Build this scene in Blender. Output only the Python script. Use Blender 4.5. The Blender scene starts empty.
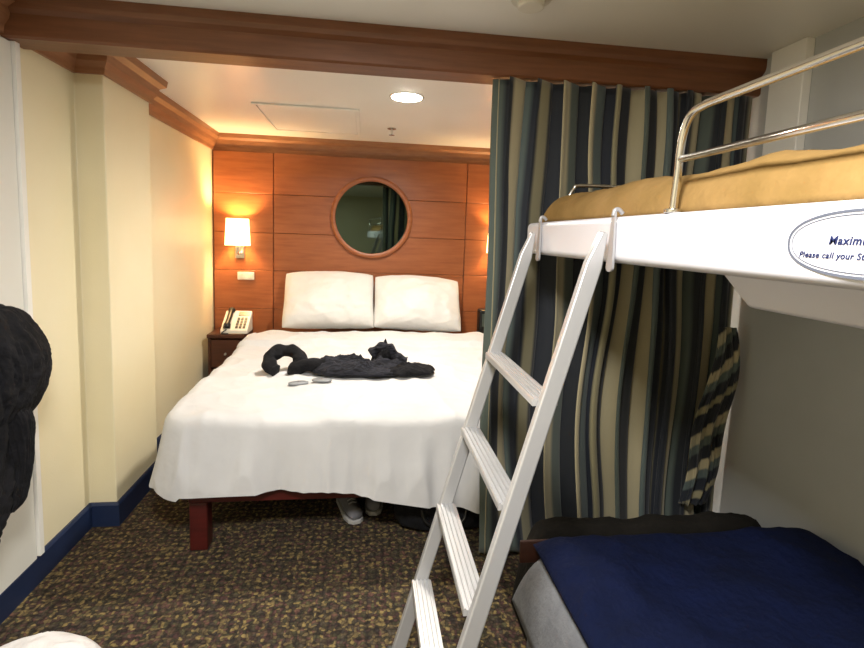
import bpy, bmesh, random
from math import *
from mathutils import Vector, Matrix, noise
random.seed(4)
scene=bpy.context.scene
scene.view_settings.view_transform='Standard'
COL=scene.collection
ZC=2.02

# ---------------------------------------------------------------- materials
def hexc(h):
    h=h.lstrip('#'); c=[int(h[i:i+2],16)/255 for i in (0,2,4)]
    return tuple(((x/12.92) if x<=.04045 else ((x+.055)/1.055)**2.4) for x in c)+(1,)
def base(name):
    m=bpy.data.materials.new(name); m.use_nodes=True
    nt=m.node_tree; b=nt.nodes['Principled BSDF']; return m,nt,b
def mat(name,c1,c2=None,rough=.6,metal=0,scale=8,stretch=(1,1,1),bump=0,bscale=None,emit=None,estr=0,detail=4,spec=.5,dist=.02):
    m,nt,b=base(name); N=nt.nodes; L=nt.links
    tc=N.new('ShaderNodeTexCoord'); mp=N.new('ShaderNodeMapping'); mp.inputs['Scale'].default_value=stretch
    L.new(tc.outputs['Object'],mp.inputs[0])
    nz=N.new('ShaderNodeTexNoise'); nz.inputs['Scale'].default_value=scale; nz.inputs['Detail'].default_value=detail
    L.new(mp.outputs[0],nz.inputs['Vector'])
    rp=N.new('ShaderNodeValToRGB'); rp.color_ramp.elements[0].position=.3; rp.color_ramp.elements[1].position=.7
    rp.color_ramp.elements[0].color=hexc(c1); rp.color_ramp.elements[1].color=hexc(c2 or c1)
    L.new(nz.outputs['Fac'],rp.inputs[0]); L.new(rp.outputs[0],b.inputs['Base Color'])
    b.inputs['Roughness'].default_value=rough; b.inputs['Metallic'].default_value=metal
    b.inputs['Specular IOR Level'].default_value=spec
    if bump:
        n2=N.new('ShaderNodeTexNoise'); n2.inputs['Scale'].default_value=bscale or scale*4; n2.inputs['Detail'].default_value=3
        L.new(mp.outputs[0],n2.inputs['Vector'])
        bp=N.new('ShaderNodeBump'); bp.inputs['Strength'].default_value=bump; bp.inputs['Distance'].default_value=dist
        L.new(n2.outputs['Fac'],bp.inputs['Height']); L.new(bp.outputs[0],b.inputs['Normal'])
    if emit:
        b.inputs['Emission Color'].default_value=hexc(emit); b.inputs['Emission Strength'].default_value=estr
    return m
M={}
M['cream']=mat('cream_wall','#eee4c3','#eadfbb',.42,scale=3,bump=.05,bscale=180)
M['greywall']=mat('grey_wall','#bdbfbe','#b5b7b5',.6,scale=3,bump=.05,bscale=180)
M['ceil']=mat('ceiling_paint','#f4f2ec','#f0eee7',.3,scale=2)
M['door']=mat('door_paint','#e3e2da','#dcdbd2',.4,scale=2)
M['wood']=mat('cherry_wood','#8d4f2b','#a05f37',.38,scale=5,stretch=(1,3,9),bump=.03)
M['wooddark']=mat('beam_wood','#6b4227','#7e5033',.4,scale=5,stretch=(1,6,14),bump=.05)
M['standwood']=mat('nightstand_wood','#3c1b0e','#4c2514',.4,scale=5,stretch=(1,3,9))
M['woodlight']=mat('crown_wood','#936344','#a57552',.4,scale=5,stretch=(2,2,14))
M['redwood']=mat('bed_frame_wood','#3e1210','#551a16',.4,scale=6,stretch=(1,5,5))
M['groove']=mat('shadow_gap_wood','#6b3a20','#754426',.6,scale=6)
M['navy']=mat('navy_baseboard','#16233f','#1c2b4c',.5,scale=6)
M['sheet']=mat('white_sheet','#d3d3d4','#cacacb',.9,scale=4,bump=.5,bscale=7,dist=.018,spec=.2)
M['pillow']=mat('pillow_cotton','#e0dfdd','#d8d7d4',.9,scale=5,bump=.55,bscale=8,dist=.02,spec=.2)
M['mattress']=mat('mattress_fabric','#d9d6cd','#cfcbc0',.9)
M['black']=mat('black_fabric','#08080b','#16161b',.9,scale=24,bump=.7,bscale=22,spec=.3)
M['blackpat']=mat('black_knit','#050507','#33343d',.85,scale=26,stretch=(1,6,5),bump=.6,bscale=14,spec=.25)
M['white']=mat('white_enamel','#dfdee5','#d9d8e0',.35,scale=3)
M['ladder']=mat('ladder_satin_metal','#c2c2c3','#b8b8b9',.33,metal=.45,scale=3)
M['chrome']=mat('pale_chrome','#dedcd6','#d2d0ca',.22,metal=1,scale=3)
M['steel']=mat('steel','#d4d4d6','#c8c8cb',.3,metal=1,scale=3)
M['grey']=mat('grey_bracket','#b4b4b7','#a8a8ab',.4,metal=.3,scale=3)
M['mustard']=mat('mustard_blanket','#967748','#826739',.95,scale=9,bump=.3,bscale=25,spec=.2)
M['blue']=mat('blue_blanket','#0a1435','#070f28',.95,scale=7,bump=.4,bscale=40,spec=.15)
M['greyfab']=mat('grey_fabric','#707276','#616368',.9,scale=20,bump=.2)
M['ink']=mat('navy_ink','#1b2856',None,.5)
M['greyline']=mat('grey_ink','#5b606d',None,.5)
M['plastic']=mat('white_plastic','#e4e0d4','#dcd8cc',.4)
M['pblack']=mat('black_plastic','#141414','#1c1c1c',.35)
M['screen']=mat('phone_screen','#4a544c','#566058',.3)
M['glass']=mat('mirror_glass','#59665d','#525f56',.03,metal=1,scale=1)
M['card']=mat('grey_card','#7c8084','#8b8f93',.5)
M['shade']=mat('lamp_shade','#ffe9b5','#ffe2a0',.8,emit='#ffd58c',estr=6)
M['lamp']=mat('downlight_lens','#ffffff',None,.5,emit='#fff8ea',estr=60)
M['towel']=mat('white_towel','#e6e3e2','#cfcccb',.95,scale=14,bump=.4,bscale=40)
M['shoe']=mat('grey_shoe','#7a7a80','#6c6c72',.85)
M['sole']=mat('shoe_sole','#b0afad','#a3a2a0',.8)
M['brownleather']=mat('brown_wood','#2e170d','#3a1d11',.5,stretch=(1,5,5))
M['sofablack']=mat('dark_sofa_fabric','#15130f','#1d1a16',.95,scale=20,bump=.2,spec=.2)

def carpet():
    m,nt,b=base('patterned_carpet'); N=nt.nodes; L=nt.links
    tc=N.new('ShaderNodeTexCoord')
    dn=N.new('ShaderNodeTexNoise'); dn.inputs['Scale'].default_value=45; dn.inputs['Detail'].default_value=1
    L.new(tc.outputs['Object'],dn.inputs['Vector'])
    vm=N.new('ShaderNodeVectorMath'); vm.operation='MULTIPLY_ADD'; vm.inputs[1].default_value=(.022,.022,0)
    L.new(dn.outputs['Color'],vm.inputs[0]); L.new(tc.outputs['Object'],vm.inputs[2])
    v=N.new('ShaderNodeTexVoronoi'); v.inputs['Scale'].default_value=92; v.inputs['Randomness'].default_value=.6
    L.new(vm.outputs[0],v.inputs['Vector'])
    s=N.new('ShaderNodeSeparateColor'); L.new(v.outputs['Color'],s.inputs[0])
    r=N.new('ShaderNodeValToRGB'); r.color_ramp.interpolation='CONSTANT'
    e=r.color_ramp.elements; cols=['#3c3832','#524a3e','#4a3e3a','#766a4e','#464539','#574341','#423e3b','#6f6449','#3b3833']
    e[0].color=hexc(cols[0]); e[1].position=.12; e[1].color=hexc(cols[1])
    for i,c in enumerate(cols[2:]):
        k=e.new(.24+i*.11); k.color=hexc(c)
    L.new(s.outputs[0],r.inputs[0])
    w=N.new('ShaderNodeTexVoronoi'); w.inputs['Scale'].default_value=31; w.inputs['Randomness'].default_value=0
    L.new(vm.outputs[0],w.inputs['Vector'])
    rw=N.new('ShaderNodeValToRGB'); rw.color_ramp.elements[0].color=(1.42,1.32,1.08,1); rw.color_ramp.elements[1].color=(.72,.68,.70,1); rw.color_ramp.elements[0].position=.22; rw.color_ramp.elements[1].position=.48
    L.new(w.outputs['Distance'],rw.inputs[0])
    r2=N.new('ShaderNodeValToRGB'); r2.color_ramp.elements[0].color=(1.05,1.05,1.0,1); r2.color_ramp.elements[1].color=(.66,.64,.64,1); r2.color_ramp.elements[0].position=.25;r2.color_ramp.elements[1].position=.62
    L.new(v.outputs['Distance'],r2.inputs[0])
    mx=N.new('ShaderNodeMix'); mx.data_type='RGBA'; mx.blend_type='MULTIPLY'; mx.inputs[0].default_value=1
    L.new(r.outputs[0],mx.inputs[6]); L.new(r2.outputs[0],mx.inputs[7])
    m2=N.new('ShaderNodeMix'); m2.data_type='RGBA'; m2.blend_type='MULTIPLY'; m2.inputs[0].default_value=1
    L.new(mx.outputs[2],m2.inputs[6]); L.new(rw.outputs[0],m2.inputs[7]); L.new(m2.outputs[2],b.inputs['Base Color'])
    b.inputs['Roughness'].default_value=1; b.inputs['Specular IOR Level'].default_value=.1
    bp=N.new('ShaderNodeBump'); bp.inputs['Strength'].default_value=.3; bp.inputs['Distance'].default_value=.005
    L.new(v.outputs['Distance'],bp.inputs['Height']); bp.invert=True; L.new(bp.outputs[0],b.inputs['Normal'])
    return m
M['carpet']=carpet()
def stripes():
    m,nt,b=base('striped_curtain_fabric'); N=nt.nodes; L=nt.links
    uv=N.new('ShaderNodeUVMap'); uv.uv_map='UVMap'
    sp=N.new('ShaderNodeSeparateXYZ'); L.new(uv.outputs[0],sp.inputs[0])
    fr=N.new('ShaderNodeMath'); fr.operation='FRACT'; L.new(sp.outputs[0],fr.inputs[0])
    r=N.new('ShaderNodeValToRGB'); r.color_ramp.interpolation='LINEAR'
    e=r.color_ramp.elements
    st=[(0,'#191e27'),(.19,'#a99f80'),(.31,'#525c55'),(.41,'#151a21'),(.56,'#b3a887'),(.67,'#56625f'),(.77,'#181e29'),(.91,'#8f8869')]
    g=.012
    pts=[(0,st[0][1])]
    for i in range(1,len(st)): pts+=[(st[i][0]-g,st[i-1][1]),(st[i][0]+g,st[i][1])]
    pts+=[(.98,st[-1][1]),(1.0,st[0][1])]
    e[0].color=hexc(pts[0][1]); e[0].position=0; e[1].position=1; e[1].color=hexc(pts[-1][1])
    for p,c in pts[1:-1]:
        k=e.new(p); k.color=hexc(c)
    L.new(fr.outputs[0],r.inputs[0]); L.new(r.outputs[0],b.inputs['Base Color'])
    b.inputs['Roughness'].default_value=.75
    b.inputs['Sheen Weight'].default_value=.2
    return m
M['stripes']=stripes()

# ---------------------------------------------------------------- helpers
def finish(o,parent):
    COL.objects.link(o)
    if parent:
        o.parent=parent; o.matrix_parent_inverse=Matrix.Translation(-parent.location)
    return o
def mesh(name,vs,fs,m,parent=None,smooth=False,bevel=0,seg=3,uvs=None,sub=0,solid=0):
    vs=[Vector(v) for v in vs]
    lo=Vector([min(v[i] for v in vs) for i in range(3)]); hi=Vector([max(v[i] for v in vs) for i in range(3)])
    c=(lo+hi)/2
    if not parent: c.z=lo.z
    me=bpy.data.meshes.new(name); me.from_pydata([v-c for v in vs],[],fs); 
    if uvs:
        ul=me.uv_layers.new(name='UVMap')
        for p in me.polygons:
            for li in p.loop_indices: ul.data[li].uv=uvs[me.loops[li].vertex_index]
    bm=bmesh.new(); bm.from_mesh(me); bmesh.ops.recalc_face_normals(bm,faces=bm.faces); bm.to_mesh(me); bm.free()
    me.materials.append(m if not isinstance(m,str) else M[m])
    o=bpy.data.objects.new(name,me); o.location=c
    if smooth or bevel:
        for p in me.polygons: p.use_smooth=True
    if solid:
        s=o.modifiers.new('s','SOLIDIFY'); s.thickness=solid; s.offset=0
    if bevel:
        b=o.modifiers.new('b','BEVEL'); b.width=bevel; b.segments=seg; b.limit_method='ANGLE'; b.angle_limit=radians(35); b.harden_normals=True
    if sub:
        s=o.modifiers.new('u','SUBSURF'); s.levels=sub; s.render_levels=sub
    return finish(o,parent)
BF=[(0,1,2,3),(4,7,6,5),(0,4,5,1),(1,5,6,2),(2,6,7,3),(3,7,4,0)]
def bv(x0,x1,y0,y1,z0,z1):
    return [(x0,y0,z0),(x1,y0,z0),(x1,y1,z0),(x0,y1,z0),(x0,y0,z1),(x1,y0,z1),(x1,y1,z1),(x0,y1,z1)]
def box(name,x0,x1,y0,y1,z0,z1,m,parent=None,bevel=0,seg=3,sub=0):
    return mesh(name,bv(x0,x1,y0,y1,z0,z1),BF,m,parent,bevel=bevel,seg=seg,sub=sub)
def boxes(name,lst,m,parent=None,bevel=0):
    vs=[];fs=[]
    for b in lst:
        k=len(vs); vs+=bv(*b); fs+=[tuple(i+k for i in f) for f in BF]
    return mesh(name,vs,fs,m,parent,bevel=bevel)
def empty(name,loc):
    o=bpy.data.objects.new(name,None); o.location=loc; o.empty_display_size=.1; COL.objects.link(o); return o
def lab(o,label,cat,group=None):
    o['label']=label; o['category']=cat
    if group: o['group']=group
    return o
def struct(o): o['kind']='structure'; return o
def tubegeo(pts,rads,n=12,closed=False,flat=1.0,up=None):
    pts=[Vector(p) for p in pts]; k=len(pts)
    if not isinstance(rads,(list,tuple)): rads=[rads]*k
    vs=[];fs=[]; prev=None
    for i,p in enumerate(pts):
        if closed: t=(pts[(i+1)%k]-pts[i-1])
        else: t=pts[min(i+1,k-1)]-pts[max(i-1,0)]
        t.normalize()
        if prev is None:
            a=Vector(up) if up else (Vector((0,0,1)) if abs(t.z)<.9 else Vector((1,0,0)))
        else: a=prev
        a=(a-t*a.dot(t)).normalized(); prev=a; b=t.cross(a)
        for j in range(n):
            th=2*pi*j/n
            vs.append(p+a*cos(th)*rads[i]*flat+b*sin(th)*rads[i])
    for i in range(k if closed else k-1):
        for j in range(n):
            i2=(i+1)%k
            fs.append((i*n+j,i*n+(j+1)%n,i2*n+(j+1)%n,i2*n+j))
    if not closed: fs+= [tuple(range(n)),tuple((k-1)*n+j for j in range(n))]
    return vs,fs
def spline(pts,per=8,closed=False):
    P=[Vector(p) for p in pts]; out=[]; k=len(P)
    rng=range(k if closed else k-1)
    for i in rng:
        g=lambda q:P[q%k] if closed else P[max(0,min(k-1,q))]
        a,b,c,d=g(i-1),g(i),g(i+1),g(i+2)
        for s in range(per):
            t=s/per
            out.append(.5*((2*b)+(c-a)*t+(2*a-5*b+4*c-d)*t*t+(-a+3*b-3*c+d)*t**3))
    if not closed: out.append(P[-1])
    return out
def tube(name,pts,r,m,parent=None,n=12,closed=False,flat=1.0,up=None,crumple=0,seed=0):
    v,f=tubegeo(pts,r,n,closed,flat,up)
    if crumple:
        v=[p+crumple*Vector(noise.noise_vector(p*22+Vector((seed,0,0)))) for p in v]
    return mesh(name,v,f,m,parent,smooth=True)
def cyl(name,c,r,h,m,parent=None,axis='Z',n=32,r2=None,bevel=.002,rz=0):
    vs=[];fs=[];r2=r if r2 is None else r2
    for k,(rr,t) in enumerate(((r,-h/2),(r2,h/2))):
        for j in range(n):
            a=2*pi*j/n; x,y=rr*cos(a),rr*sin(a)
            v=Vector({'Z':(x,y,t),'Y':(x,t,y),'X':(t,x,y)}[axis]); v=Matrix.Rotation(rz,3,'Z')@v
            vs.append((c[0]+v[0],c[1]+v[1],c[2]+v[2]))
    for j in range(n): fs.append((j,(j+1)%n,n+(j+1)%n,n+j))
    fs+=[tuple(range(n)),tuple(range(n,2*n))]
    return mesh(name,vs,fs,m,parent,bevel=bevel,seg=2)
def sweep(name,path,prof,m,parent=None,bevel=0):
    n=len(path); offs=[]
    nr=[]
    for i in range(n-1):
        d=Vector((path[i+1][0]-path[i][0],path[i+1][1]-path[i][1])).normalized(); nr.append(Vector((d.y,-d.x)))
    for i in range(n):
        if i==0: offs.append(nr[0])
        elif i==n-1: offs.append(nr[-1])
        else: offs.append(nr[i-1]+nr[i] if abs(nr[i-1].dot(nr[i]))<.5 else nr[i])
    vs=[];fs=[];k=len(prof)
    for i in range(n):
        for th,z in prof: vs.append((path[i][0]+offs[i].x*th,path[i][1]+offs[i].y*th,z))
    for i in range(n-1):
        for j in range(k): fs.append((i*k+j,i*k+(j+1)%k,(i+1)*k+(j+1)%k,(i+1)*k+j))
    fs+=[tuple(range(k)),tuple((n-1)*k+j for j in range(k))]
    return mesh(name,vs,fs,m,parent,bevel=bevel)
def area(name,loc,size,power,col,rot=(0,0,0),parent=None,sy=None):
    l=bpy.data.lights.new(name,'AREA'); l.energy=power; l.size=size; l.color=col
    if sy: l.shape='RECTANGLE'; l.size_y=sy
    o=bpy.data.objects.new(name,l); o.location=loc; o.rotation_euler=rot; return finish(o,parent)
def point(name,loc,power,col,r=.03,parent=None):
    l=bpy.data.lights.new(name,'POINT'); l.energy=power; l.color=col; l.shadow_soft_size=r
    o=bpy.data.objects.new(name,l); o.location=loc; return finish(o,parent)

# ---------------------------------------------------------------- shell
XL,XP,XR,YB,YF=-1.17,-1.06,1.50,4.05,-1.7
PATH=[(XL,YF),(XL,2.23),(XP,2.23),(XP,2.66),(XL,2.66),(XL,YB)]
struct(box('floor',-1.35,1.65,-1.85,4.2,-.1,0,'carpet'))
struct(box('ceiling',-1.35,1.65,-1.85,4.2,ZC,ZC+.1,'ceil'))
poly=PATH+[(-1.35,YB),(-1.35,YF)]
n=len(poly); vs=[(x,y,0) for x,y in poly]+[(x,y,ZC) for x,y in poly]
fs=[(i,(i+1)%n,n+(i+1)%n,n+i) for i in range(n)]+[tuple(range(n)),tuple(range(n,2*n))]
struct(mesh('wall_left',vs,fs,'cream',bevel=.006))
struct(box('wall_right',XR,1.65,YF,YB,0,ZC,'greywall'))
struct(box('wall_back',-1.35,1.65,YB,4.2,0,ZC,'cream'))
struct(box('wall_front',-1.35,1.65,-1.85,YF,0,ZC,'cream'))
struct(sweep('baseboard_left',PATH,[(0,0),(.014,0),(.014,.095),(.008,.105),(0,.105)],'navy'))
struct(sweep('baseboard_back',[(XL,YB),(XR,YB)],[(0,0),(.014,0),(.014,.105),(0,.105)],'navy'))
crown=[(0,1.90),(.012,1.90),(.016,1.925),(.03,1.945),(.036,1.975),(.06,1.99),(.065,ZC),(0,ZC)]
struct(sweep('trim_2',PATH,crown,'woodlight'))
struct(sweep('trim_3',[(XL,YB),(XR,YB)],crown,'woodlight'))
struct(sweep('trim_1',[(XL,1.88),(XR,1.88)],[(-.06,1.888),(.045,1.888),(.052,1.895),(.052,1.962),(.066,1.975),(.07,1.99),(.07,ZC),(-.06,ZC)],'wooddark'))
struct(box('trim_4',1.465,XR,1.60,1.75,1.40,ZC,'ceil',bevel=.004))
struct(box('door_1',XL,XL+.012,.95,1.86,0,1.885,'door',bevel=.003))
struct(boxes('trim_5',[(XL,XL+.022,1.862,1.885,.105,1.888)],'ceil'))

# ---------------------------------------------------------------- headboard wall panelling
hb=lab(empty('headboard',(0.03,YB,0)),'cherry wood panelled headboard covering the wall behind the bed','headboard')
zs=[.10,.70,1.0,1.29,1.585,1.895]
def planks(x0,x1,y0):
    return [(x0,x1,y0,YB-.012,zs[i]+.0015,zs[i+1]-.0015) for i in range(5)]
boxes('backing_board',[(-1.165,1.22,YB-.032,YB-.001,.106,1.897)],'groove',hb)
boxes('side_panel',planks(-1.155,-.720,YB-.04),'wood',hb,bevel=.003)
boxes('center_panel',planks(-.712,.782,YB-.048),'wood',hb,bevel=.003)
boxes('side_panel',planks(.790,1.215,YB-.04),'wood',hb,bevel=.003)
YH=YB-.048
mi=lab(empty('round_mirror',(.035,YH,1.435)),'round mirror with slim wooden ring frame on the headboard panelling','mirror')
def ring(name,c,ri,ro,y0,y1,m,parent):
    prof=[(ri,y1),(ri,y0+.004),(ri+.004,y0+.001),((ri+ro)/2,y0),(ro-.006,y0+.002),(ro,y0+.008),(ro,y1)]
    n=72;k=len(prof);vs=[];fs=[]
    for i in range(n):
        a=2*pi*i/n
        for r,y in prof: vs.append((c[0]+r*cos(a),y,c[1]+r*sin(a)))
    for i in range(n):
        for j in range(k): fs.append((i*k+j,i*k+(j+1)%k,((i+1)%n)*k+(j+1)%k,((i+1)%n)*k+j))
    return mesh(name,vs,fs,m,parent,smooth=True)
ring('mirror_frame',(.035,1.435),.280,.318,YH-.036,YH-.001,'wood',mi)
cyl('mirror_glass',(.035,YH-.020,1.435),.281,.003,'glass',mi,axis='Y',n=64,bevel=0,rz=radians(3.6))

# sconces
def sconce(cx,label,pw):
    e=lab(empty('wall_lamp',(cx,YB-.04,1.12)),label,'lamp','bedside wall lamps')
    Y=YB-.04
    box('backplate',cx-.035,cx+.035,Y-.012,Y-.001,1.09,1.2,'chrome',e,bevel=.004)
    tube('lamp_arm',spline([(cx,Y-.012,1.13),(cx,Y-.05,1.125),(cx,Y-.08,1.15),(cx,Y-.08,1.22)],6),.007,'chrome',e)
    vs=[];fs=[];n=32
    for z,s in ((1.19,1.0),(1.39,.88)):
        for j in range(n):
            a=2*pi*j/n; p=.5
            x=copysign(abs(cos(a))**p,cos(a))*.088*s; y=copysign(abs(sin(a))**p,sin(a))*.055*s
            vs.append((cx+x,Y-.075+y,z))
    for j in range(n): fs.append((j,(j+1)%n,n+(j+1)%n,n+j))
    mesh('lamp_shade',vs,fs,'shade',e,smooth=True,solid=.002)
    cyl('bulb',(cx,Y-.08,1.255),.016,.07,'lamp',e)
    point('bulb_light',(cx,Y-.08,1.31),pw,(1,.64,.29),.03,e)
    return e
sconce(-.965,'small wall lamp with glowing cream shade beside the bed',34)
sconce(1.045,'small wall lamp with glowing cream shade hidden behind the curtain edge',20)
sw=lab(empty('light_switch',(-.93,YB-.04,.95)),'white double light switch plate on the wood panelling','switch')
box('switch_plate',-.985,-.86,YB-.048,YB-.041,.925,.985,'plastic',sw,bevel=.003)
for x in (-.955,-.89): box('switch_rocker',x-.014,x+.014,YB-.053,YB-.0485,.938,.972,'plastic',sw,bevel=.002)

# ---------------------------------------------------------------- ceiling fittings
dl=lab(empty('downlight',(.19,2.68,ZC)),'round recessed ceiling light glowing white above the bed','light')
n=48;prof=[(.078,ZC-.001),(.078,ZC-.004),(.082,ZC-.005),(.090,ZC-.004),(.092,ZC-.001)]
vs=[];fs=[];k=len(prof)
for i in range(n):
    a=2*pi*i/n
    for r,z in prof: vs.append((.19+r*cos(a),2.68+r*sin(a),z))
for i in range(n):
    for j in range(k): fs.append((i*k+j,i*k+(j+1)%k,((i+1)%n)*k+(j+1)%k,((i+1)%n)*k+j))
mesh('trim_ring',vs,fs,'plastic',dl,smooth=True)
cyl('light_lens',(.19,2.68,ZC-.004),.077,.006,'lamp',dl,bevel=.002,n=48)
sp=bpy.data.lights.new('downlight_beam','SPOT'); sp.energy=112; sp.spot_size=radians(172); sp.spot_blend=.8; sp.color=(1,.92,.81); sp.shadow_soft_size=.06
so=bpy.data.objects.new('downlight_beam',sp); so.location=(.19,2.68,ZC-.03); finish(so,dl)
ha=lab(empty('access_hatch',(-.35,3.38,ZC)),'white square access panel set in the ceiling above the bed','ceiling panel')
boxes('hatch_frame',[(-.66,-.06,3.0,3.02,ZC-.012,ZC-.001),(-.66,-.06,3.70,3.72,ZC-.012,ZC-.001),(-.66,-.64,3.02,3.70,ZC-.012,ZC-.001),(-.08,-.06,3.02,3.70,ZC-.012,ZC-.001)],'ceil',ha,bevel=.002)
box('hatch_panel',-.635,-.085,3.025,3.695,ZC-.007,ZC-.001,'ceil',ha)
spk=lab(empty('sprinkler',(.15,3.46,ZC)),'small brass fire sprinkler hanging from the ceiling','sprinkler')
cyl('sprinkler_flange',(.15,3.46,ZC-.004),.03,.006,'chrome',spk)
cyl('sprinkler_stem',(.15,3.46,ZC-.025),.008,.036,'chrome',spk)
cyl('deflector',(.15,3.46,ZC-.046),.02,.003,'chrome',spk)
sd=lab(empty('smoke_detector',(.5,1.45,ZC)),'round white smoke detector on the ceiling','detector')
cyl('detector_base',(.47,1.52,ZC-.006),.06,.01,'plastic',sd,bevel=.003)
cyl('detector_cap',(.47,1.52,ZC-.022),.04,.022,'plastic',sd,bevel=.006)

# ---------------------------------------------------------------- bed
BX0,BX1,BY0,BY1=-.69,.81,2.01,3.97
bed=lab(empty('bed',(.06,3.0,0)),'queen bed with dark red wooden frame and draped white duvet','bed')
boxes('bed_frame',[(BX0,BX1,BY0,BY0+.035,.205,.285),(BX0,BX0+.03,BY0+.035,BY1,.205,.285),(BX1-.03,BX1,BY0+.035,BY1,.205,.285),(BX0+.03,BX1-.03,BY1-.03,BY1,.205,.285),(BX0+.03,BX1-.03,BY0+.04,BY1-.03,.25,.285)],'redwood',bed,bevel=.004)
for x in (BX0,BX1-.07):
    for y in (BY0+.001,BY1-.08):
        box('leg',x+.002,x+.072,y,y+.07,0,.204,'redwood',bed,bevel=.006)
box('mattress',BX0+.02,BX1-.02,BY0+.02,BY1-.02,.292,.52,'mattress',bed,bevel=.04,seg=4)

def fbm(x,y,s,z=0): return noise.noise(Vector((x*s,y*s,z)))+.5*noise.noise(Vector((x*s*2.1,y*s*2.1,z+5)))
def ridge(x,y,s,z): return (1-abs(noise.noise(Vector((x*s,y*s,z)))))**6
def topz(x,y):
    e=.551+.03*max(0,min(1,(y-2)/1.8))+.009*fbm(x,y,2.2)+.014*ridge(x+.3*y,y,2.0,1)+.010*ridge(x,y-.4*x,4.0,4)+.005*ridge(x+y*.5,y,8,8)
    e+=.034*max(0,min(1,(y-3.22)/.02))-.022*max(0,min(1,(y-3.46)/.02))
    return e
def duvet():
    x0,x1,y0,y1=-.80,.90,1.985,3.66; R=.13
    per=[]
    def arc(cx,cy,a0,a1,n=20):
        for i in range(n): 
            a=radians(a0+(a1-a0)*i/n); per.append((cx+R*cos(a),cy+R*sin(a),cos(a),sin(a)))
    def line(ax,ay,bx,by,nx,ny,n):
        for i in range(n): t=i/n; per.append((ax+(bx-ax)*t,ay+(by-ay)*t,nx,ny))
    line(x0+R,y0,x1-R,y0,0,-1,170); arc(x1-R,y0+R,-90,0); line(x1,y0+R,x1,y1-R,1,0,150); arc(x1-R,y1-R,0,90)
    line(x1-R,y1,x0+R,y1,0,1,60); arc(x0+R,y1-R,90,180); line(x0,y1-R,x0,y0+R,-1,0,150); arc(x0+R,y0+R,180,270)
    N=len(per); rings=[]
    K=90; r=.045
    cx=(x0+x1)/2; hw=(x1-x0)/2-.06
    for k in range(K+1):
        t=k/K; ring=[]
        for (px,py,nx,ny) in per:
            qx=cx; qy=max(y0+hw,min(y1-hw,py))
            ex,ey=px-nx*r,py-ny*r
            x=qx+(ex-qx)*t; y=qy+(ey-qy)*t
            ring.append((x,y,topz(x,y)))
        rings.append(ring)
    L=34
    arcs=[0]
    for i in range(1,N): arcs.append(arcs[-1]+hypot(per[i][0]-per[i-1][0],per[i][1]-per[i-1][1]))
    TOT=arcs[-1]+hypot(per[0][0]-per[-1][0],per[0][1]-per[-1][1])
    for k in range(1,L+1):
        t=k/L; ring=[]
        for i,(px,py,nx,ny) in enumerate(per):
            zt=topz(px-nx*r,py-ny*r)
            u=(px-x0)/(x1-x0); front=.262+.006*sin(u*7)-.16*max(0,min(1,(u-.40)/.55))
            side=.275+.015*sin(py*4) if nx<0 else .12
            wy=max(0,-ny)**2
            hem=front*wy+side*(1-wy) if ny<=0.05 else .42
            if nx<-.2 and ny<-.2: hem-=.015
            drop=(zt-hem)*t
            if drop<r: off=r*sqrt(max(0,1-(1-drop/r)**2))-r
            else: off=0
            f=max(0,drop-.02)
            a_=2*pi*arcs[i]/TOT; C=Vector((cos(a_)*1.9,sin(a_)*1.9,0))
            fold=.30*sin(arcs[i]*11+4*noise.noise(C))+.8*noise.noise(C*2.6+Vector((0,0,t*.3)))+.7*noise.noise(C*6+Vector((0,0,t*.4)))+.35*noise.noise(C*14+Vector((0,0,t*.6)))
            head=1 if py<3.2 else max(.05,1-(py-3.2)*2.4)
            flare=(.12*f+(.08*f if nx<-.1 else 0))*head
            o=off+flare+.16*f*fold*head
            if ny<-.5: o=min(o,.05)
            if nx<-.5 and py>3.5: o=max(min(o,.0),-.05)
            ring.append((px+nx*o,py+ny*o,zt-drop))
        rings.append(ring)
    vs=[v for r_ in rings for v in r_]; fs=[]
    for k in range(len(rings)-1):
        for i in range(N): fs.append((k*N+i,k*N+(i+1)%N,(k+1)*N+(i+1)%N,(k+1)*N+i))
    return vs,fs
v,f=duvet()
mesh('duvet',v,f,'sheet',bed,smooth=True)['label']='white duvet with draped wrinkled hem'
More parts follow.
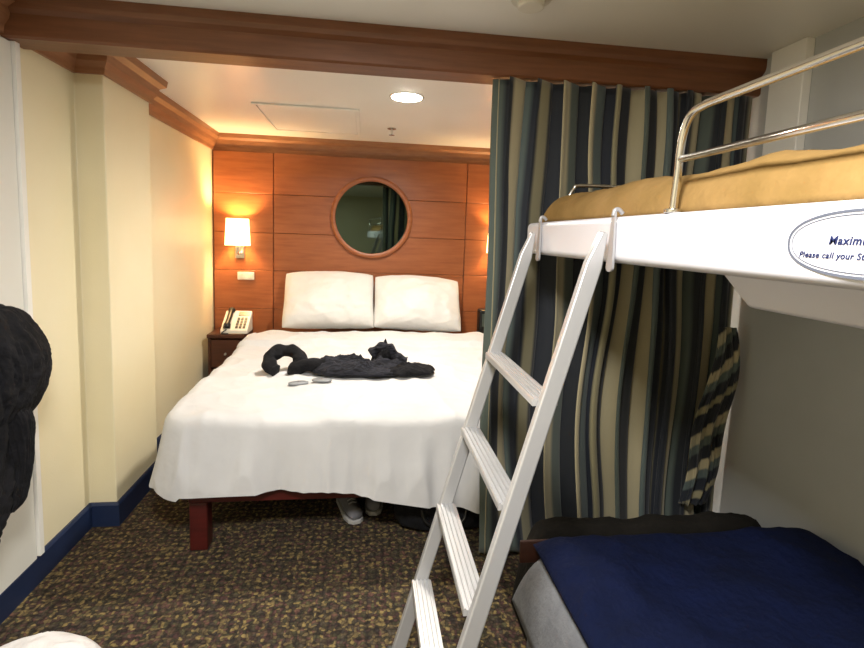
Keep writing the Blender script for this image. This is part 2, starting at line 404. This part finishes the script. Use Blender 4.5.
def pillow(name,cx,cy,cz,w,h,t,tilt,rz=0,seed=0,m='pillow'):
    n=52;vs=[];fs=[]
    R_=Matrix.Rotation(rz,4,'Z')@Matrix.Rotation(tilt,4,'X')
    for side in (1,-1):
        for i in range(n+1):
            for j in range(n+1):
                u=sin((-1+2*i/n)*pi/2); v_=sin((-1+2*j/n)*pi/2)
                e=(max(0,1-u*u)*max(0,1-v_*v_))**.47
                pinch=1-.06*(1-abs(v_)**2)*abs(u)**2; pinch2=1-.08*(1-abs(u)**2)*abs(v_)**2
                cr=1-.06*(abs(u)*abs(v_))**3
                low=1-.28*v_
                crease=.018*e*ridge(u*1.2+seed,v_+.5*u,1.9,side)+.012*e*ridge(u-v_,v_+seed,3.2,side)
                d=t/2*e*low*(1+.22*fbm(u+seed,v_,1.3,side))+crease
                sag=.03*(1-abs(u)**2)*max(0,v_)
                p=Vector((u*w/2*pinch*cr,-side*d,v_*h/2*pinch2*cr+sag*sin(seed*2.0)-.012*u*(seed>2)))
                vs.append(Vector((cx,cy,cz))+R_@p)
    q=(n+1)**2
    for s in (0,1):
        for i in range(n):
            for j in range(n): a=s*q+i*(n+1)+j; fs.append((a,a+1,a+n+2,a+n+1))
    o=mesh(name,vs,fs,m,smooth=True)
    bm=bmesh.new(); bm.from_mesh(o.data); bmesh.ops.remove_doubles(bm,verts=bm.verts,dist=.0005); bmesh.ops.recalc_face_normals(bm,faces=bm.faces); bm.to_mesh(o.data); bm.free()
    return o
lab(pillow('pillow',-.272,3.81,.800,.70,.48,.23,radians(-35),.04,1),'plump white pillow leaning on the headboard','pillow','pillows on the bed')
lab(pillow('pillow',.392,3.785,.79,.69,.46,.23,radians(-36),-.03,4),'plump white pillow leaning on the headboard, slightly lower','pillow','pillows on the bed')

# things on the bed
jz=topz(0,2.6)+.014
jk=lab(empty('bundled_jacket',(-.05,2.62,jz)),'black and grey patterned jacket bundled up on the duvet','jacket')
def dome(name,cx,cy,z0,rx,ry,h,m,parent,seed=0,ang=0,k=1.0,fr=1.0,soft=1.0):
    R1=26;N=96;vs=[];fs=[]
    for i in range(R1+1):
        t=i/R1
        for j in range(N):
            a=2*pi*j/N; rr=1+soft*(.22*noise.noise(Vector((cos(a)*1.9+seed,sin(a)*1.9,0)))+.08*noise.noise(Vector((cos(a)*5+seed,sin(a)*5,3))))
            x=rx*rr*t*cos(a); y=ry*rr*t*sin(a)
            z=h*(max(0,1-t**3))**.5*((.6+.35*(1-soft))+soft*(.35*fbm(x*k,y*k,9,seed)+.55*ridge(x*fr,y*2*fr,6,seed)+.25*ridge(x+y,y*3,11,seed+2)))
            z=max(z,.004)
            vs.append((cx+x*cos(ang)-y*sin(ang),cy+x*sin(ang)+y*cos(ang),z0+(z if t<1 else .0)))
    b=len(vs); vs.append((cx,cy,z0))
    for i in range(R1):
        for j in range(N): fs.append((i*N+j,i*N+(j+1)%N,(i+1)*N+(j+1)%N,(i+1)*N+j))
    for j in range(N): fs.append((R1*N+j,R1*N+(j+1)%N,b))
    return mesh(name,vs,fs,m,parent,smooth=True)
dome('jacket_body',-.02,2.59,jz,.27,.11,.065,'blackpat',jk,2,-.06)
dome('jacket_hem',.23,2.57,jz,.14,.085,.04,'black',jk,5,.1)
dome('jacket_hood',.11,2.66,jz,.075,.06,.115,'black',jk,9,.2)
lp=[(-.20,2.60,jz+.03),(-.29,2.585,jz+.035)]
for i in range(8):
    a=radians(-50+42*i); lp.append((-.41+.080*cos(a),2.62+.055*sin(a),jz+.045+.045*sin(a)))
tube('jacket_sleeve',spline(lp,6),[.034+.003*sin(i*.7) for i in range(len(spline(lp,6)))],'black',jk,n=20,crumple=.012)
lp=spline([(.04,2.66,jz+.07),(.07,2.65,jz+.11),(.13,2.64,jz+.115),(.17,2.62,jz+.07),(.22,2.6,jz+.05)],7)
tube('jacket_sleeve',lp,[.024+.004*sin(i*.9) for i in range(len(lp))],'blackpat',jk,n=16,crumple=.014,seed=4)
def card(cx,cy,rz,label):
    z=max(topz(cx+a,cy+b) for a in (-.04,0,.04) for b in (-.02,0,.02))+.002
    e=lab(empty('card_holder',(cx,cy,z)),label,'card holder','small grey card holders on the bed')
    T=Matrix.Translation((cx,cy,z))@Matrix.Rotation(rz,4,'Z')
    n=28; out=[]
    for s,zz in ((1,0),(1,.004),(.7,.009)):
        for j in range(n):
            a=2*pi*j/n; out.append(T@Vector((copysign(abs(cos(a))**.7,cos(a))*.048*s,copysign(abs(sin(a))**.7,sin(a))*.027*s,zz)))
    fs=[]
    for k in (0,1):
        for j in range(n): fs.append((k*n+j,k*n+(j+1)%n,(k+1)*n+(j+1)%n,(k+1)*n+j))
    fs+=[tuple(range(n)),tuple(range(2*n,3*n))]
    mesh('holder_body',out,fs,'card',e,smooth=True)
    cyl('holder_button',(cx,cy,z+.010),.006,.003,'steel',e,n=16,bevel=0)
card(-.315,2.42,.25,'small flat grey card holder lying on the duvet')
card(-.205,2.43,-.15,'small flat grey card holder lying on the duvet')

# ---------------------------------------------------------------- nightstands
NT=.555
def nightstand(x0,x1,label):
    y0,y1=3.69,4.00; e=lab(empty('nightstand',((x0+x1)/2,(y0+y1)/2,0)),label,'nightstand','bedside tables')
    boxes('cabinet_body',[(x0,x0+.02,y0+.02,y1,0.04,NT-.03),(x1-.02,x1,y0+.02,y1,.04,NT-.03),(x0+.02,x1-.02,y1-.02,y1,.04,NT-.03),(x0+.02,x1-.02,y0+.04,y1-.02,.04,.06)],'standwood',e,bevel=.002)
    box('tabletop',x0-.004,x1+.004,y0,y1,NT-.029,NT,'standwood',e,bevel=.006)
    box('plinth',x0+.01,x1-.01,y0+.04,y1-.01,0,.039,'redwood',e)
    for z0,z1 in ((.31,NT-.04),(.07,.295)):
        d=box('drawer',x0+.023,x1-.023,y0+.012,y0+.032,z0,z1,'standwood',e,bevel=.004)
        k=cyl('knob',((x0+x1)/2,y0+.0,(z0+z1)/2),.008,.022,'steel',None,axis='Y')
        k.parent=d; k.matrix_parent_inverse=Matrix.Translation(-d.location)
    return e
nightstand(-1.12,-.87,'dark cherry wood nightstand with drawers holding the telephone')
nightstand(.95,1.20,'dark cherry wood nightstand with drawers half hidden by the curtain')
ck=lab(empty('alarm_clock',(.98,3.80,NT+.001)),'small black alarm clock on the nightstand near the curtain','clock')
box('clock_body',.875,1.05,3.74,3.84,NT+.001,NT+.20,'pblack',ck,bevel=.015)
box('clock_face',.895,1.03,3.736,3.739,NT+.07,NT+.17,'screen',ck)
PX=.075; DY=.075
ph=lab(empty('telephone',(-1.0+PX,3.72+DY,NT+.001)),'white desk telephone with keypad and black handset','telephone')
def wedge(name,x0,x1,y0,y1,z0,zf,zb,m,parent,bevel=.004):
    vs=bv(x0,x1,y0,y1,z0,zf); vs[6]=(x1,y1,zb); vs[7]=(x0,y1,zb)
    return mesh(name,vs,BF,m,parent,bevel=bevel)
wedge('phone_base',-1.11+PX,-.90+PX-.02,3.63+DY,3.80+DY,NT+.001,NT+.03,NT+.15,'plastic',ph,.008)
def pz(y): return NT+.03+(y-DY-3.63)/.17*.12
vs=[];fs=[]
for i in range(3):
    for j in range(4):
        x=-1.01+PX+i*.026; y=3.645+DY+j*.024; k=len(vs)
        b=bv(x,x+.018,y,y+.015,pz(y)-.005,pz(y)+.006); b=[(p[0],p[1],p[2]+(pz(p[1])-pz(y))) for p in b]
        vs+=b; fs+=[tuple(q+k for q in f) for f in BF]
mesh('keypad',vs,fs,'pblack',ph)
vs=bv(-1.01+PX,-.935+PX,3.75+DY,3.785+DY,0,0.006); vs=[(p[0],p[1],pz(p[1])+p[2]-.002) for p in vs]; mesh('display',vs,BF,'screen',ph)
hp=spline([(-1.065+PX,3.635+DY,NT+.045),(-1.065+PX,3.66+DY,NT+.075),(-1.065+PX,3.71+DY,NT+.105),(-1.065+PX,3.77+DY,NT+.145),(-1.065+PX,3.79+DY,NT+.15)],5)
tube('handset',hp,[.025 if (i<5 or i>len(hp)-6) else .018 for i in range(len(hp))],'pblack',ph,n=14)
cd=spline([(-1.065+PX,3.632+DY,NT+.035),(-1.085+PX,3.62+DY,NT+.02),(-1.095+PX,3.62+DY,NT+.008),(-1.05+PX,3.618+DY,NT+.008)],6)
tube('phone_cord',cd,.004,'pblack',ph,n=8)

# ---------------------------------------------------------------- under the bed
def shoe(cx,cy,rz,label,m='shoe'):
    e=lab(empty('sneaker',(cx,cy,0)),label,'shoe','shoes under the bed')
    T=Matrix.Translation((cx,cy,0))@Matrix.Rotation(rz,4,'Z')
    def W(p): return T@(Vector(p)*.88)
    secs=[(-.13,.028,.055),(-.115,.04,.075),(-.07,.046,.07),(-.02,.044,.085),(.04,.04,.105),(.09,.038,.11),(.125,.03,.10),(.135,.018,.085)]
    n=16;vs=[];fs=[]
    for y,w,h in secs:
        for j in range(n):
            a=2*pi*j/n; x=w*copysign(abs(cos(a))**.8,cos(a)); z=.02+ (h-.02)*(.5+.5*sin(a)); vs.append(W((x*(1-.25*max(0,sin(a))),y,z)))
    for i in range(len(secs)-1):
        for j in range(n): fs.append((i*n+j,i*n+(j+1)%n,(i+1)*n+(j+1)%n,(i+1)*n+j))
    fs+=[tuple(range(n)),tuple((len(secs)-1)*n+j for j in range(n))]
    mesh('shoe_upper',vs,fs,m,e,smooth=True)
    vs=[];fs=[]
    for z in (0,.021):
        for y,w in [(-.14,.018),(-.12,.04),(-.07,.05),(-.01,.046),(.06,.04),(.11,.037),(.14,.02)]:
            vs+=[W((-w,y,z)),W((w,y,z))]
    k=14
    for b in (0,k):
        for i in range(6): a=b+2*i; fs.append((a,a+1,a+3,a+2))
    for i in range(6):
        for s in (0,1): a=2*i+s; fs.append((a,a+2,a+2+k,a+k))
    fs+=[(0,1,1+k,k),(12,13,13+k,12+k)]
    mesh('sole',vs,fs,'sole',e,bevel=.003)
    for i in range(3):
        y=-.06+i*.022; z=.078+i*.006
        tube('shoelace',[W((-.022,y,z-.004)),W((0,y,z+.004)),W((.022,y,z-.004))],.003,'sole',e,n=6)
shoe(-.06,2.27,.35,'pale grey sneaker on the carpet under the bed')
shoe(.06,2.34,-.05,'pale grey sneaker beside its pair, set further back')
db=lab(empty('duffel_bag',(.35,2.08,0)),'black duffel bag pushed under the bed','bag')
vs=[];fs=[];n=24
xs=[.15,.16,.18,.24,.31,.38,.46,.54,.60,.62,.63]
for i,x in enumerate(xs):
    e_=1-(abs((x-.39)/.24))**6*.5
    for j in range(n):
        a=2*pi*j/n; y=copysign(abs(cos(a))**.5,cos(a))*.12*e_; z=.083+copysign(abs(sin(a))**.5,sin(a))*.081*e_+.005*sin(x*60+a*3)
        vs.append((x,2.16+y,max(0.001,z)))
for i in range(len(xs)-1):
    for j in range(n): fs.append((i*n+j,i*n+(j+1)%n,(i+1)*n+(j+1)%n,(i+1)*n+j))
fs+=[tuple(range(n)),tuple((len(xs)-1)*n+j for j in range(n))]
mesh('bag_body',vs,fs,'black',db,smooth=True)
tube('bag_handle',spline([(.26,2.05,.12),(.28,2.032,.07),(.36,2.03,.04),(.44,2.032,.07),(.46,2.05,.12)],6),.008,'pblack',db)

# ---------------------------------------------------------------- curtains
def curtain(name,x0,x1,y,ztop,zbot,folds,amp,m,arcscale,label,shape=None,seed=0,nz=56,shear=0,wander=.035,irr=.6,u0=.1):
    NX=folds*24;vs=[];uv=[];fs=[]
    base_=[]
    for i in range(NX+1):
        t=i/NX; ph_=t*folds*2*pi+2.6*noise.noise(Vector((t*6,seed,0)))
        A=amp*(.85+irr*noise.noise(Vector((t*11,seed+3,0))))
        w_=sin(ph_)+.25*sin(2*ph_+1.0+3*t)
        x=x0+(x1-x0)*t+ .020*sin(2*ph_+1)*(amp/.035); base_.append((x,max(-.047,min(.047,A*w_))))
    arc=[0]
    for i in range(1,NX+1): arc.append(arc[-1]+hypot(base_[i][0]-base_[i-1][0],base_[i][1]-base_[i-1][1]))
    for k in range(nz+1):
        s=k/nz; z=ztop+(zbot-ztop)*s
        for i,(x,yy) in enumerate(base_):
            t=i/NX; edge=min(1,t*8,(1-t)*8)
            dx=wander*noise.noise(Vector((t*4,s*2.2,seed)))*min(1,s*4)*edge; dy=.010*noise.noise(Vector((t*12,s*4,seed+9)))
            X=x+dx; Y=y+yy*(.85+.15*s)+dy
            if shape: X,Y=shape(X,Y,s,t)
            vs.append((X,Y,z)); uv.append((arc[i]*arcscale+u0+shear*s,s))
    for k in range(nz):
        for i in range(NX): a=k*(NX+1)+i; fs.append((a,a+1,a+NX+2,a+NX+1))
    o=mesh(name,vs,fs,m,smooth=True,uvs=uv,solid=.002)
    return lab(o,label,'curtain')
def sh(X,Y,s,t):
    return X+(.03*s*(1-t)), Y
curtain('curtain',.445,1.455,1.845,1.884,.03,10,.043,'stripes',1.35,'navy, green and beige striped floor length curtain hanging from the beam',sh,wander=.08,irr=.8,seed=7,u0=.28)
def sh2(X,Y,s,t):
    c=1.40-.08*s+.015*sin(s*9); w=.50+.5*sin(s*pi*.85)**.8
    return c+(X-1.43)*w, Y-.02*sin(s*4)
curtain('curtain_tail',1.365,1.495,1.755,.99,.26,3,.013,'stripes',1.1,'loose gathered end of the striped curtain beside the wall',sh2,seed=5,nz=30,shear=1.8,wander=.015)

# ---------------------------------------------------------------- bunk
BE=1.730
bk=lab(empty('upper_bunk',(1.02,.7,1.25)),'white fold-down upper bunk with mustard bedding and metal guard rail','bunk bed')
box('bunk_platform',.56,1.46,-.45,BE,1.255,1.362,'white',bk,bevel=.018,seg=4)
vs=bv(.80,1.45,-.40,1.06,1.168,1.254); vs[3]=(.84,1.0,1.168); vs[2]=(1.45,1.0,1.168); vs[0]=(.84,-.4,1.168)
mesh('lower_tray',vs,BF,'white',bk,bevel=.01)
def bedding(name,x0,x1,y0,y1,z0,z1,m,parent,R=.05,amp=.008,nx=50,ny=100):
    vs=[];fs=[]
    def warp(k,n): return sin((-1+2*k/n)*pi/2)
    for i in range(nx+1):
        for j in range(ny+1):
            u=warp(i,nx); v_=warp(j,ny)
            hx=(x1-x0)/2; hy=(y1-y0)/2
            dx=hx*(1-abs(u)); dy=hy*(1-abs(v_))
            qx=1 if dx>=R else sqrt(max(0,1-(1-dx/R)**2)); qy=1 if dy>=R else sqrt(max(0,1-(1-dy/R)**2))
            q=qx*qy
            x=(x0+x1)/2+u*hx; y=(y0+y1)/2+v_*hy
            z=z0+(z1-z0)*q+amp*q*(fbm(x,y,5,3)*.8+.8*ridge(x,y,4,7)+.4*ridge(x+y,y,9,2))
            vs.append((x,y,z))
    for i in range(nx):
        for j in range(ny): a=i*(ny+1)+j; fs.append((a,a+1,a+ny+2,a+ny+1))
    b=[i*(ny+1) for i in range(nx+1)]+[nx*(ny+1)+j for j in range(1,ny+1)]+[i*(ny+1)+ny for i in range(nx-1,-1,-1)]+[j for j in range(ny-1,0,-1)]
    fs.append(tuple(b))
    return mesh(name,vs,fs,m,parent,smooth=True)
bedding('bunk_blanket',.60,1.45,-.42,BE-.02,1.363,1.445,'mustard',bk,R=.07,amp=.014)
gr=spline([(.582,.905,1.362),(.582,.90,1.42),(.582,.894,1.50),(.582,.875,1.537),(.582,.84,1.547),(.582,.78,1.548),(.582,.6,1.548),(.582,0.2,1.548),(.582,-.35,1.548)],8)
tube('guard_rail',gr,.0075,'chrome',bk,n=16)
tube('guard_rail_bar',[(.582,.893,1.462),(.582,.5,1.462),(.582,-.35,1.462)],.0065,'chrome',bk,n=16)
cyl('rail_flange',(.582,.905,1.366),.016,.008,'chrome',bk)
tube('guard_rail_post',[(.582,-.30,1.362),(.582,-.30,1.548)],.0075,'chrome',bk)
er=spline([(.70,BE-.012,1.363),(.70,BE-.012,1.43),(.72,BE-.012,1.485),(.77,BE-.012,1.50),(1.1,BE-.012,1.50),(1.38,BE-.012,1.50),(1.42,BE-.012,1.45),(1.42,BE-.012,1.363)],8)
tube('end_rail',er,.007,'chrome',bk,n=14)
# oval notice
XS=.5592; YO=.493; ZO=1.309; RY,RZ=.113,.041
def oval(c,s,p=.85): return copysign(abs(c)**p,c)*s
pl=mesh('notice_plate',[(XS,YO+oval(cos(2*pi*i/64),RY),ZO+oval(sin(2*pi*i/64),RZ)) for i in range(64)],[tuple(range(64))],'white',bk)
pl['label']='oval white notice with navy lettering'
def ovalring(name,ry,rz,w,m,parent):
    n=80;vs=[];fs=[]
    for i in range(n):
        a=2*pi*i/n
        vs.append((XS-.0006,YO+oval(cos(a),ry),ZO+oval(sin(a),rz))); vs.append((XS-.0006,YO+oval(cos(a),ry-w),ZO+oval(sin(a),rz-w)))
    for i in range(n): k=(i+1)%n; fs.append((2*i,2*k,2*k+1,2*i+1))
    o=mesh(name,vs,fs,m,None); o.parent=parent; o.matrix_parent_inverse=Matrix.Translation(-parent.location); return o
ovalring('notice_border',RY,RZ,.0036,'greyline',pl)
ovalring('notice_border',RY-.0065,RZ-.0058,.0014,'greyline',pl)
def text(body,size,y,z,parent,m='ink'):
    # build the lettering at large scale so the outline stays clean, then shrink the mesh
    cu=bpy.data.curves.new('t','FONT'); cu.body=body; cu.size=1.0; cu.align_x='LEFT'; cu.offset=.016; cu.shear=.18; cu.space_character=1.08; cu.extrude=.02
    to=bpy.data.objects.new('t',cu); COL.objects.link(to); bpy.context.view_layer.update()
    me=bpy.data.meshes.new_from_object(to.evaluated_get(bpy.context.evaluated_depsgraph_get()))
    bpy.data.objects.remove(to)
    me.transform(Matrix(((0,0,-1,XS-.0008),(-1,0,0,y),(0,1,0,z),(0,0,0,1)))@Matrix.Scale(size,4)); me.materials.clear(); me.materials.append(M[m])
    o=bpy.data.objects.new('notice_lettering',me); COL.objects.link(o)
    o.parent=parent; o.matrix_parent_inverse=Matrix.Translation(-parent.location)
    return o
text('Maximum Weight',.0145,.546,1.308,pl)
text('Please call your Stateroom',.0108,.586,1.291,pl)

# ---------------------------------------------------------------- ladder
ld=lab(empty('ladder',(.12,1.19,0)),'satin light grey metal ladder leaning against the upper bunk','ladder')
TX,TZ=.538,1.33; FX=.118
def lean(z,y0,y1): 
    t=z/TZ; return Vector((FX+(TX-FX)*t, y0+(y1-y0)*t, z))
ax=Vector((TX-FX,0,TZ)).normalized(); perp=Vector((ax.z,0,-ax.x))
for yf,yt in ((1.42,1.575),(.965,1.085)):
    a=lean(.012,yf,yt); b=lean(1.325,yf,yt); vs=[]
    for p,w in ((a,.020),(lean(1.25,yf,yt),.020),(b,.008)):
        for sx,sy in ((-1,-1),(1,-1),(1,1),(-1,1)):
            vs.append(p+perp*sx*w+Vector((0,sy*.011,0))-Vector((.004,0,0)))
    fs=[(0,1,2,3),(8,11,10,9)]
    for k in (0,4):
        for j in range(4): fs.append((k+j,k+(j+1)%4,k+4+(j+1)%4,k+4+j))
    mesh('ladder_rail',vs,fs,'ladder',ld,bevel=.005,seg=4)
    f0=lean(0.0,yf,yt)
    box('rubber_foot',f0.x-.03,f0.x+.03,f0.y-.016,f0.y+.016,0,.03,'pblack',ld,bevel=.004)
    out=[]
    for q in range(9): a_=pi*q/8; out.append((yt+.007*cos(a_),1.368+.007*sin(a_)))
    for q in range(9): a_=pi+pi*q/8; out.append((yt+.015*cos(a_),1.245+.010*sin(a_)))
    k=len(out)
    vs=[(.5535 if z>1.3 else .551,y,z) for y,z in out]+[(.5585 if z>1.3 else .5565,y,z) for y,z in out]
    fs=[tuple(range(k)),tuple(range(k,2*k))]+[(j,(j+1)%k,k+(j+1)%k,k+j) for j in range(k)]
    mesh('hook',vs,fs,'grey',ld)
    tube('hook_lip',spline([(.554,yt,1.362),(.557,yt,1.375),(.566,yt,1.377),(.576,yt,1.368)],5),.005,'grey',ld,n=12)
for z in (.235,.465,.70,.935):
    a=lean(z,1.42,1.575); b=lean(z,.965,1.085); a.y-=.011; b.y+=.011
    prof=[(-.030,-.008),(.030,-.008),(.030,.006)]
    for q in range(5):
        x=.026-q*.012; prof+=[(x,.006),(x-.002,.010),(x-.006,.010),(x-.008,.006)]
    prof+=[(-.030,.006)]
    k=len(prof); vs=[]
    for p in (b,a):
        for x,zz in prof: vs.append(p+Vector((x-.004,0,zz)))
    fs=[tuple(range(k)),tuple(range(k,2*k))]+[(j,(j+1)%k,k+(j+1)%k,k+j) for j in range(k)]
    mesh('rung',vs,fs,'ladder',ld)

# ---------------------------------------------------------------- lower bed
sb=lab(empty('sofa_bed',(1.0,.6,0)),'low sofa bed with grey base made up under the bunk','sofa bed')
box('sofa_base',.52,1.46,-.5,1.40,.0,.16,'greyfab',sb,bevel=.02)
bedding('mattress',.48,1.48,-.5,1.43,.161,.355,'greyfab',sb,R=.09,amp=.004)
bedding('sofa_arm',.54,1.45,1.445,1.62,.0,.345,'sofablack',sb,R=.07,amp=.016)
box('wooden_rail',.50,.64,1.434,1.444,.28,.355,'brownleather',sb,bevel=.004)
lab(bedding('blanket',.53,1.475,-.5,1.405,.362,.404,'blue',None,R=.09,amp=.020),'dark navy fleece blanket spread on the lower bed','blanket')

# ---------------------------------------------------------------- hanging jacket, towel
XD=XL+.012
hkE=lab(empty('coat_hook',(XD,1.55,1.03)),'small metal hook on the door','hook')
tube('hook_prong',[(XD+.002,1.58,1.0),(XD+.03,1.58,.995),(XD+.045,1.58,1.01),(XD+.05,1.58,1.03)],.005,'steel',hkE,n=8)
cyl('hook_plate',(XD+.003,1.58,1.0),.016,.005,'steel',hkE,axis='X')
hj=lab(empty('hanging_jacket',(-1.06,1.55,.35)),'black hooded jacket hanging from a hook on the door','jacket')
def lumps(name,secs,m,parent,seed,n=128,fold=7,cr=.07):
    vs=[];fs=[]; 
    P=spline([(s[0],s[1],s[2]) for s in secs],12); Rr=spline([(s[3],s[4],0) for s in secs],12)
    for p,r in zip(P,Rr):
        for j in range(n):
            a=2*pi*j/n
            w=1+.10*noise.noise(Vector((cos(a)*1.5,sin(a)*1.5+seed,p.z*9)))+cr*sin(a*fold+3*noise.noise(Vector((p.z*5,seed,0))))-.16*ridge(cos(a)*1.6+p.z*2.5,sin(a)*1.6,3,seed)-.07*ridge(cos(a)*2+p.z*7,sin(a)*2-p.z*4,4,seed+3)
            x=p.x+cos(a)*r.x*w; x=max(x,XD+.002)
            vs.append((x,p.y+sin(a)*r.y*w,p.z+.012*noise.noise(Vector((cos(a)*3,sin(a)*3,seed)))))
    for i in range(len(P)-1):
        for j in range(n): fs.append((i*n+j,i*n+(j+1)%n,(i+1)*n+(j+1)%n,(i+1)*n+j))
    fs+=[tuple(range(n)),tuple((len(P)-1)*n+j for j in range(n))]
    return mesh(name,vs,fs,m,parent,smooth=True)
lumps('jacket_hood',[(-1.09,1.59,1.05,.02,.05),(-1.085,1.59,1.035,.05,.12),(-1.075,1.605,.96,.075,.165),(-1.07,1.62,.87,.085,.175),(-1.075,1.61,.79,.08,.165),(-1.08,1.58,.72,.06,.145),(-1.085,1.56,.69,.04,.10)],'black',hj,1,fold=9,cr=.04)
lumps('jacket_body',[(-1.10,1.53,.86,.03,.10),(-1.09,1.53,.80,.05,.14),(-1.085,1.53,.70,.055,.15),(-1.085,1.515,.60,.06,.15),(-1.085,1.49,.50,.065,.145),(-1.09,1.46,.42,.065,.14),(-1.10,1.44,.36,.06,.13),(-1.10,1.44,.35,.03,.06)],'black',hj,4,fold=15,cr=.09)
lumps('jacket_sleeve',[(-1.06,1.59,.78,.02,.03),(-1.04,1.61,.72,.035,.05),(-1.04,1.615,.58,.035,.042),(-1.045,1.59,.47,.03,.036),(-1.05,1.57,.44,.02,.03)],'black',hj,8,fold=6,cr=.06)
tw=dome('towel',-.895,1.395,0.001,.185,.14,.13,'towel',None,11,soft=.12)
lab(tw,'rolled white towel lying on the carpet','towel')

# ---------------------------------------------------------------- lights
clE=lab(empty('ceiling_lamp',(-.1,.2,ZC)),'flat round ceiling lamp over the sitting area','lamp')
cyl('lamp_diffuser',(-.1,.2,ZC-.008),.16,.012,'plastic',clE)
area('lamp_light',(-.1,.2,ZC-.02),.32,62,(1,.98,.95),parent=clE)
w=bpy.data.worlds.new('w'); scene.world=w; w.use_nodes=True
w.node_tree.nodes['Background'].inputs[0].default_value=(.5,.48,.45,1); w.node_tree.nodes['Background'].inputs[1].default_value=.3

# ---------------------------------------------------------------- camera
F,yaw,pitch,roll,cy=499.8,radians(7.56),radians(5.97),radians(1.96),289.6
fw=Vector((sin(yaw)*cos(pitch),cos(yaw)*cos(pitch),-sin(pitch))); r=Vector((cos(yaw),-sin(yaw),0)); u=r.cross(fw)
r2=r*cos(roll)+u*sin(roll); u2=-r*sin(roll)+u*cos(roll)
cam=bpy.data.cameras.new('camera'); co=bpy.data.objects.new('camera',cam); COL.objects.link(co)
Mx=Matrix((r2,u2,-fw)).transposed().to_4x4(); Mx.translation=(0,0,1.3); co.matrix_world=Mx
cam.sensor_width=36; cam.lens=F*36/864; cam.shift_y=(cy-324)/864; cam.clip_start=.02
scene.camera=co
